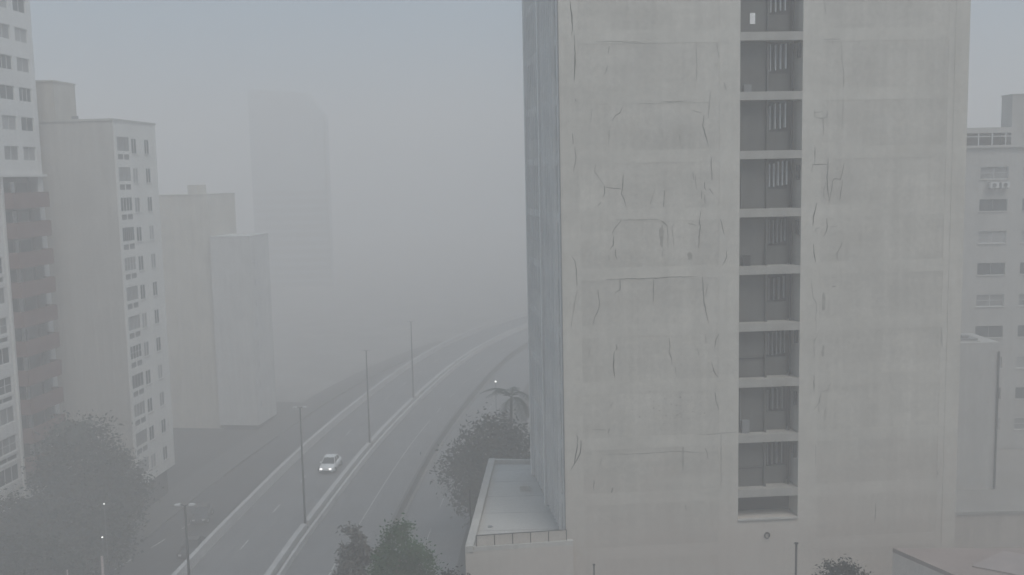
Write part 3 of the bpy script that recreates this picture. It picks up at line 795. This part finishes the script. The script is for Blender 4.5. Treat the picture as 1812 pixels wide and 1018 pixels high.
for (u, w) in ((1.7,0.8),(2.75,0.75)):
    ac = empty('air_conditioner', (42.64+u, 92.0-0.31, 28.05))
    tag(ac, 'left air conditioner under the topmost window of the right block' if u < 2 else 'right air conditioner under the topmost window of the right block', 'air conditioner', 'air conditioners on the right block')
    MB().box(0, w, -0.28, 0.29, 0, 0.52).build('case', M['frame'], ac)
    m = MB(); m.tube([(w*0.45,-0.285,0.26),(w*0.45,-0.32,0.26)], 0.19, 14); m.build('fan_grille', M['grille'], ac)
    MB().box(0.05, 0.1, -0.25, 0.305, -0.08, -0.001).box(w-0.1, w-0.05, -0.25, 0.305, -0.08, -0.001).build('bracket', M['frame_dark'], ac)
AN = empty('annex', (33.0, 74.8, 0.0)); tag(AN, 'low brown annex with a flat pale roof at the right edge', 'building')
MB().box(0, 45, 0, 16.9, 0, 2.95).build('wall', M['brownwall'], AN)
MB().box(-0.1, 45, -0.1, 16.9, 2.951, 3.2).build('roof', M['annexroof'], AN)
FF = empty('service_block', (38.57, 80.0, 3.2)); tag(FF, 'plain grey box block standing on the annex roof beside the tower', 'building')
MB().box(-5, 1.42, 0, 5, 0, 12.45).build('wall', M['eastgrey'], FF)
MB().box(-5.05, -0.05, 0.3, 4.6, 12.451, 12.55).build('roof', M['roofgrey'], FF)
MB().box(1.28, 1.40, -0.14, -0.001, 0.1, 11.7).build('drain_pipe', M['pipe'], FF)
MB().box(-1.9, -0.2, 0.4, 1.6, 12.551, 12.75).build('roof_vent', M['frame_dark'], FF)
MB().box(-1.5, -0.9, 0.5, 1.2, 12.7501, 13.0).build('roof_box', M['frame_dark'], FF)

# low building in the near right corner
GG = empty('low_building', (17.43, 44.16, 0.0)); tag(GG, 'low building with dusty rose flat roof in the bottom right corner', 'building')
gp = [(17.43,44.16),(22.7,32.5),(38,32.0),(38,43.2)]
lp = [(x-17.43,y-44.16) for x,y in gp]
MB().prism(lp, 0, 12.3).build('wall', M['warmwall'], GG)
big = lp
MB().prism(big, 12.301, 12.5).build('roof', M['blush'], GG)
sh = MB().prism([(0,0),(2.1,-1.5),(4.3,0.15),(2.2,1.65)], 0, 0.06)
tag(sh.build('metal_sheet', M['sheet'], None, loc=(19.99, 41.76, 12.51)), 'pale flat sheet lying on the dusty rose roof', 'metal sheet')

# ------------------------------------------------------------------ lamp posts
def double_lamp(loc, h, rz, label, group):
    r = empty('street_lamp', loc, rz); tag(r, label, 'street lamp', group)
    MB().tube([(0,0,0),(0,0,h*0.5),(0,0,h)], [0.11,0.085,0.06], 10).build('post', M['post'], r, True)
    MB().box(-0.2,0.2,-0.2,0.2,-0.0,0.06).build('base_plate', M['post'], r)
    for s in (-1, 1):
        MB().tube([(0,0,h-0.05),(s*0.14,0,h+0.03),(s*0.28,0,h+0.06)], 0.03, 6).build('arm', M['post'], r)
        hd = MB().extrude_y([(s*0.26,h+0.0),(s*0.60,h+0.02),(s*0.60,h+0.10),(s*0.26,h+0.13)] if s > 0 else [(s*0.60,h+0.02),(s*0.26,h+0.0),(s*0.26,h+0.13),(s*0.60,h+0.10)], -0.11, 0.11).build('lamp_head', M['lamphead'], r)
    return r
names = ['nearest median lamp post with a twin head below the left trees', 'second median lamp post beside the oncoming white car',
         'third median lamp post up the avenue', 'fourth median lamp post fading into the fog', 'farthest median lamp post lost in fog']
for (y, h), nm in list(zip(LAMPS, names))[:4]:
    p, nn = axis_at(y); q = p - nn*0.38
    if y == 57.0: q = Vector((-19.75, 57.0, 0))
    double_lamp((q.x, q.y, 0.0), h, math.degrees(math.atan2(nn.y, nn.x)), nm, 'lamp posts along the median')

def globe_lamp(loc, h, r, label, mat='lit', post='post', pr=0.04):
    o = empty('street_lamp', loc); tag(o, label, 'street lamp')
    MB().tube([(0,0,0),(0,0,h)], [pr*1.3, pr], 8).build('post', M[post], o, True)
    m = MB(); pts = []; rad = []
    for i in range(7):
        t = math.pi*i/6; pts.append((0,0,h+r-r*math.cos(t))); rad.append(max(0.004, r*math.sin(t)))
    m.tube(pts, rad, 10); m.build('globe', M[mat], o, True)
    MB().tube([(0,0,h+2*r-0.01),(0,0,h+2*r+0.05)], [r*0.6, 0.01], 8).build('cap', M[post], o)
    return o
globe_lamp((-2.18,115,0.12), 5.7, 0.11, 'lit globe lamp glowing beyond the palm on the right pavement')
globe_lamp((-34.46,80,LOW), 8.5, 0.06, 'small lit globe lamp in the dark left trees, upper of two')
globe_lamp((-31.32,72,LOW), 8.55, 0.06, 'small lit globe lamp in the dark left trees, lower of two')
def post(loc, h, r, label, mat, name='metal_post', cap=True):
    o = empty(name, loc); tag(o, label, 'post')
    MB().tube([(0,0,0),(0,0,h)], [r*1.15, r], 8).build('shaft', M[mat], o, True)
    MB().box(-r*2.2, r*2.2, -r*2.2, r*2.2, 0, 0.04).build('base_plate', M[mat], o)
    if cap: MB().tube([(0,0,h),(0,0,h+0.05)], [r*2.0, r*2.0], 8).build('cap', M[mat], o)
    return o
post((-30.59,70,LOW), 7.9, 0.09, 'pale pinkish post rising at the bottom left', 'palepost', cap=False)
post((-33.2,70,LOW), 6.9, 0.05, 'tip of a thin pale post at the bottom left edge', 'palepost', cap=False)
post((14.07,48,0.0), 11.3, 0.055, 'thick dark post in front of the stair shaft at the bottom', 'pipe')
post((3.85,48,0.0), 10.4, 0.035, 'thin dark post tip at the bottom left of the tower front', 'pipe')

# ------------------------------------------------------------------ cars
def lathe_wheel(r, w):
    m = MB(); m.tube([(0,-w/2,0),(0,-w/2+0.02,0),(0,w/2-0.02,0),(0,w/2,0)], [r*0.9,r,r,r*0.9], 18); return m
def car(loc, heading, paint, label, lights=True):
    """nose towards local -y"""
    r = empty('car', loc, heading); tag(r, label, 'car')
    W = 0.86
    # lofted shell: stations along y with half width, z of sill, waist
    st = [(-2.05,0.62,0.42,0.60),(-1.95,0.76,0.24,0.70),(-1.55,0.84,0.20,0.80),(-0.85,W,0.20,0.90),(0.0,W,0.20,0.93),(1.1,W,0.20,0.95),(1.75,0.82,0.22,0.96),(2.0,0.74,0.30,0.86),(2.06,0.64,0.45,0.66)]
    m = MB(); k = 8
    for y, w, z0, z1 in st:
        m.v += [(-w*0.93,y,z0),(-w,y,z0+(z1-z0)*0.35),(-w*0.98,y,z0+(z1-z0)*0.78),(-w*0.84,y,z1),(w*0.84,y,z1),(w*0.98,y,z0+(z1-z0)*0.78),(w,y,z0+(z1-z0)*0.35),(w*0.93,y,z0)]
    for i in range(len(st)-1):
        for a in range(k):
            b = (a+1) % k; m.f.append((i*k+b, i*k+a, (i+1)*k+a, (i+1)*k+b))
    m.f.append(tuple(range(k))); m.f.append(tuple((len(st)-1)*k+a for a in reversed(range(k))))
    m.build('body', M[paint], r, True)
    # roof and pillars
    cb = [(-0.95,0.72,0.89),(-0.30,0.60,1.36),(0.15,0.60,1.43),(0.85,0.58,1.40),(1.55,0.66,0.95)]
    m = MB(); m.box(-0.58,0.58,-0.30,0.88,1.37,1.44)
    for s in (-1,1):
        m.tube([(s*0.72,-0.95,0.90),(s*0.59,-0.30,1.39)], 0.035, 6); m.tube([(s*0.70,0.35,0.93),(s*0.59,0.30,1.39)], 0.035, 6); m.tube([(s*0.68,1.55,0.95),(s*0.58,0.87,1.39)], 0.045, 6)
    m.build('roof', M[paint], r)
    MB().quad((-0.71,-0.97,0.90),(0.71,-0.97,0.90),(0.58,-0.31,1.38),(-0.58,-0.31,1.38)).build('windshield', M['carglass'], r)
    MB().quad((0.67,1.56,0.95),(-0.67,1.56,0.95),(-0.57,0.88,1.39),(0.57,0.88,1.39)).build('rear_window', M['carglass'], r)
    for s in (-1,1):
        MB().quad((s*0.73,-0.93,0.91),(s*0.69,1.53,0.95),(s*0.585,0.87,1.38),(s*0.595,-0.30,1.38)).build('side_window', M['carglass'], r)
        MB().extrude_y([(s*0.50-0.14,0.52),(s*0.50+0.14,0.52),(s*0.50+0.13,0.66),(s*0.50-0.13,0.66)], -2.06, -1.86).build('headlight', M['headlight' if lights else 'lamphead'], r)
        MB().box(s*0.86-0.09, s*0.86+0.09, -0.78, -0.66, 0.92, 1.04).build('mirror', M[paint], r)
        for y in (-1.28, 1.27):
            w = inst(lathe_wheel(0.31, 0.2).mesh('tyre', M['rubber']), 'wheel', r, (s*0.76, y, 0.31))
            lathe_wheel(0.2, 0.212).build('rim', M['rim'], w)
    MB().box(-0.55, 0.55, -2.07, -2.0, 0.30, 0.42).build('grille', M['pipe'], r)
    return r
p, nn = axis_at(100.4); q = p - nn*2.55
hd = math.degrees(math.atan2(nn.y, nn.x))
car((q.x, q.y, 0.006), hd, 'carwhite', 'white car with headlights on driving down the avenue').scale = (0.95, 0.95, 0.95)
car((-30.9, 90.6, LOW+0.016), hd+3, 'cardark', 'dark car with unlit lamps under the avenue parapet on the lower street', False)
car((-33.0, 100.2, LOW+0.016), hd+12, 'cardark', 'dim dark car on the lower street just beyond the nearest median lamp post', False)

# ------------------------------------------------------------------ trees
def crown_mesh(name, blobs, nleaf, size, mat, seed, fill=0.55):
    rr = random.Random(seed); m = MB(); tot = sum(b[3]*b[4]*b[5] for b in blobs)
    for cx, cy, cz, rx, ry, rz in blobs:
        nb = int(nleaf*rx*ry*rz/tot); nc = max(6, nb//55); cl = []
        for _ in range(nc):
            while True:
                d = Vector((rr.gauss(0,1), rr.gauss(0,1), rr.gauss(0,1)))
                if d.length > 0.1: break
            d.normalize(); t = fill + (1-fill)*rr.random()**0.6
            cl.append((Vector((cx+d.x*rx*t, cy+d.y*ry*t, cz+d.z*rz*t)), rr.uniform(0.16,0.34)*min(rx,ry,rz)))
        for i in range(nb):
            c, sp = cl[rr.randrange(nc)]
            p = c + Vector((rr.gauss(0,sp), rr.gauss(0,sp), rr.gauss(0,sp*0.75)))
            s = size*rr.uniform(0.6,1.4)
            a = Vector((rr.gauss(0,1), rr.gauss(0,1), rr.gauss(0,0.6))).normalized(); b = a.cross(Vector((rr.gauss(0,1),rr.gauss(0,1),rr.gauss(0,1)))).normalized()
            n = a.cross(b)*s*0.15
            m.quad(p-a*s, p-b*s*0.45+n, p+a*s, p+b*s*0.45+n)
    return m.mesh(name, M[mat])
def tree(loc, label, blobs, nleaf, size, mat, seed, tr=0.3, group=None, cat='tree', name='broadleaf_tree'):
    r = empty(name, loc); tag(r, label, cat, group); rr = random.Random(seed+99)
    fork = min(b[2]-b[5]*0.6 for b in blobs); fork = max(0.8, fork)
    m = MB(); top = Vector((rr.uniform(-.3,.3), rr.uniform(-.3,.3), fork))
    m.tube([(0,0,0),(top.x*0.4,top.y*0.4,fork*0.5),tuple(top)], [tr*1.3,tr,tr*0.8], 9)
    for cx,cy,cz,rx,ry,rz in blobs:
        e = Vector((cx,cy,cz)); mid = top.lerp(e,0.5)+Vector((rr.uniform(-.4,.4),rr.uniform(-.4,.4),0.2))
        m.tube([tuple(top), tuple(mid), tuple(e)], [tr*0.6,tr*0.4,tr*0.15], 7)
        for _ in range(4):
            f = e + Vector((rr.uniform(-.7,.7)*rx, rr.uniform(-.7,.7)*ry, rr.uniform(-.2,.7)*rz))
            m.tube([tuple(mid.lerp(e,0.4)), tuple(e.lerp(f,0.5)), tuple(f)], [tr*0.22,tr*0.14,tr*0.05], 5)
    m.build('trunk', M['bark'], r, True)
    inst(crown_mesh('crown', blobs, nleaf, size, mat, seed), 'crown', r, (0,0,0))
    return r
def frond(L, droop, width, seed, n=22):
    rr = random.Random(seed); m = MB(); pts = []
    for i in range(n+1):
        t = i/n; pts.append(Vector((L*(t-0.18*t*t*droop), 0, L*(0.55*t - (0.55+0.55*droop)*t*t))))
    m.tube([tuple(p) for p in pts], [0.035*(1-0.85*i/n) for i in range(n+1)], 5)
    for i in range(2, n):
        t = i/n; w = width*math.sin(math.pi*min(1, t*0.92+0.08))**0.6
        for s in (-1,1):
            p = pts[i]; d = (pts[i+1]-pts[i-1]).normalized()
            tip = p + Vector((d.x*w*0.5, s*w, d.z*w*0.5 - w*rr.uniform(0.25,0.6))); q = p + d*(L/n)*0.75
            m.quad(p, q, tip+d*0.03, tip)
    return m
def palm(loc, h, label, nf, L, seed, mat='palm', lean=(0.4,0.2), tr=0.2, name='palm_tree', droop=(0.6,1.5)):
    r = empty(name, loc); tag(r, label, 'palm'); rr = random.Random(seed)
    top = Vector((lean[0], lean[1], h))
    MB().tube([(0,0,0),(top.x*0.25,top.y*0.25,h*0.35),(top.x*0.6,top.y*0.6,h*0.7),tuple(top)], [tr*1.5,tr*1.05,tr*0.95,tr*0.8], 10).build('trunk', M['bark'], r, True)
    for i in range(nf):
        o = frond(L*rr.uniform(0.8,1.1), rr.uniform(*droop), L*0.2, seed*50+i).build('frond', M[mat], r)
        o.location = top; o.rotation_euler = (rr.uniform(-.2,.2), rr.uniform(-0.7,0.5), 2*math.pi*(i+rr.uniform(-.3,.3))/nf)
    return r
TL = 'trees along the lower street'
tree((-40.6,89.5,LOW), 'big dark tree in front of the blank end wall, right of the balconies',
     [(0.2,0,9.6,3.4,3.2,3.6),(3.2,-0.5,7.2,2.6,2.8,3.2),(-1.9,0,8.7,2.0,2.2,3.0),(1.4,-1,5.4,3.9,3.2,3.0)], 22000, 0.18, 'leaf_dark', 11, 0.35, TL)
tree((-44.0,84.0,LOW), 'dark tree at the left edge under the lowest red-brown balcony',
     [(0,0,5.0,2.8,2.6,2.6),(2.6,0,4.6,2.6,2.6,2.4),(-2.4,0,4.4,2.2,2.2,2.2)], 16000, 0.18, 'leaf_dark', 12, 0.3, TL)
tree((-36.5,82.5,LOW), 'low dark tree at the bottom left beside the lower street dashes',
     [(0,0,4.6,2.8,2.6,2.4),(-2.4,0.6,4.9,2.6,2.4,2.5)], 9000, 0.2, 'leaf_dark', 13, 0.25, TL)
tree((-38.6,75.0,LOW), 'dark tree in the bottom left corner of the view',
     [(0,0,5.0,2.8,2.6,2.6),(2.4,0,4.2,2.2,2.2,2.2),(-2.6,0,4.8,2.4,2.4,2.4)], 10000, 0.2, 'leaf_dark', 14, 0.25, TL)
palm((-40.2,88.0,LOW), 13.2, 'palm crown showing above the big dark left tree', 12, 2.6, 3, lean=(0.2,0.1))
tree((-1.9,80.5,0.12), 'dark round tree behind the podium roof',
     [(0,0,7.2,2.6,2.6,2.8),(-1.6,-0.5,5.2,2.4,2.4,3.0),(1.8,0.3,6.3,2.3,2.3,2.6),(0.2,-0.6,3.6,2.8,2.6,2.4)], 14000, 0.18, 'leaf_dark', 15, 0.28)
palm((-0.6,83.0,0.12), 11.0, 'slender palm with drooping fronds behind the dark round tree', 9, 2.9, 5, lean=(0.35,0.2), tr=0.15)
tree((-5.6,46.0,0.12), 'green leafy tree in the foreground beside the podium',
     [(-0.15,0,11.7,0.95,1.2,1.6),(-0.75,-0.1,10.5,0.75,1.1,2.0),(0.75,0.1,10.8,0.85,1.1,1.5),(0.45,-0.3,9.2,1.3,1.4,1.9)], 19000, 0.085, 'leaf', 16, 0.22)
tree((-8.0,46.4,-0.01), 'grey withered feathery tree left of the green foreground tree',
     [(0,0,12.0,0.55,0.6,1.3),(-0.25,0,10.8,0.6,0.6,1.3),(0.35,0.1,11.0,0.5,0.6,1.5),(0,0,9.5,0.7,0.7,1.2)], 6500, 0.12, 'leaf_grey', 21, 0.13)
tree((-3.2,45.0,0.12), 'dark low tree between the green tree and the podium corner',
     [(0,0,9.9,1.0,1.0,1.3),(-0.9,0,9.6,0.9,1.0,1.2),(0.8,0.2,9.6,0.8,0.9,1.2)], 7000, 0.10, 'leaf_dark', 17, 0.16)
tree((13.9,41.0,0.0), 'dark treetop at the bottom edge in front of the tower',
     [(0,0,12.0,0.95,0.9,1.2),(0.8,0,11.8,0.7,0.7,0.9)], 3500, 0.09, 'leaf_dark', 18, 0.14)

# ------------------------------------------------------------------ fog
hz = MB().box(-418, 418, -148, 648, -6.0, 66.0)
hm = bpy.data.materials.new('fog'); hm.use_nodes = True
hn = hm.node_tree.nodes; hn.clear()
pv = hn.new('ShaderNodeVolumePrincipled'); ho = hn.new('ShaderNodeOutputMaterial')
pv.inputs['Color'].default_value = (0.94, 0.905, 0.88, 1)
pv.inputs['Density'].default_value = 0.0075
pv.inputs['Anisotropy'].default_value = 0.0
hm.node_tree.links.new(pv.outputs[0], ho.inputs['Volume'])
tag(hz.build('haze', hm), 'thick grey fog filling the street', 'fog', kind='stuff')
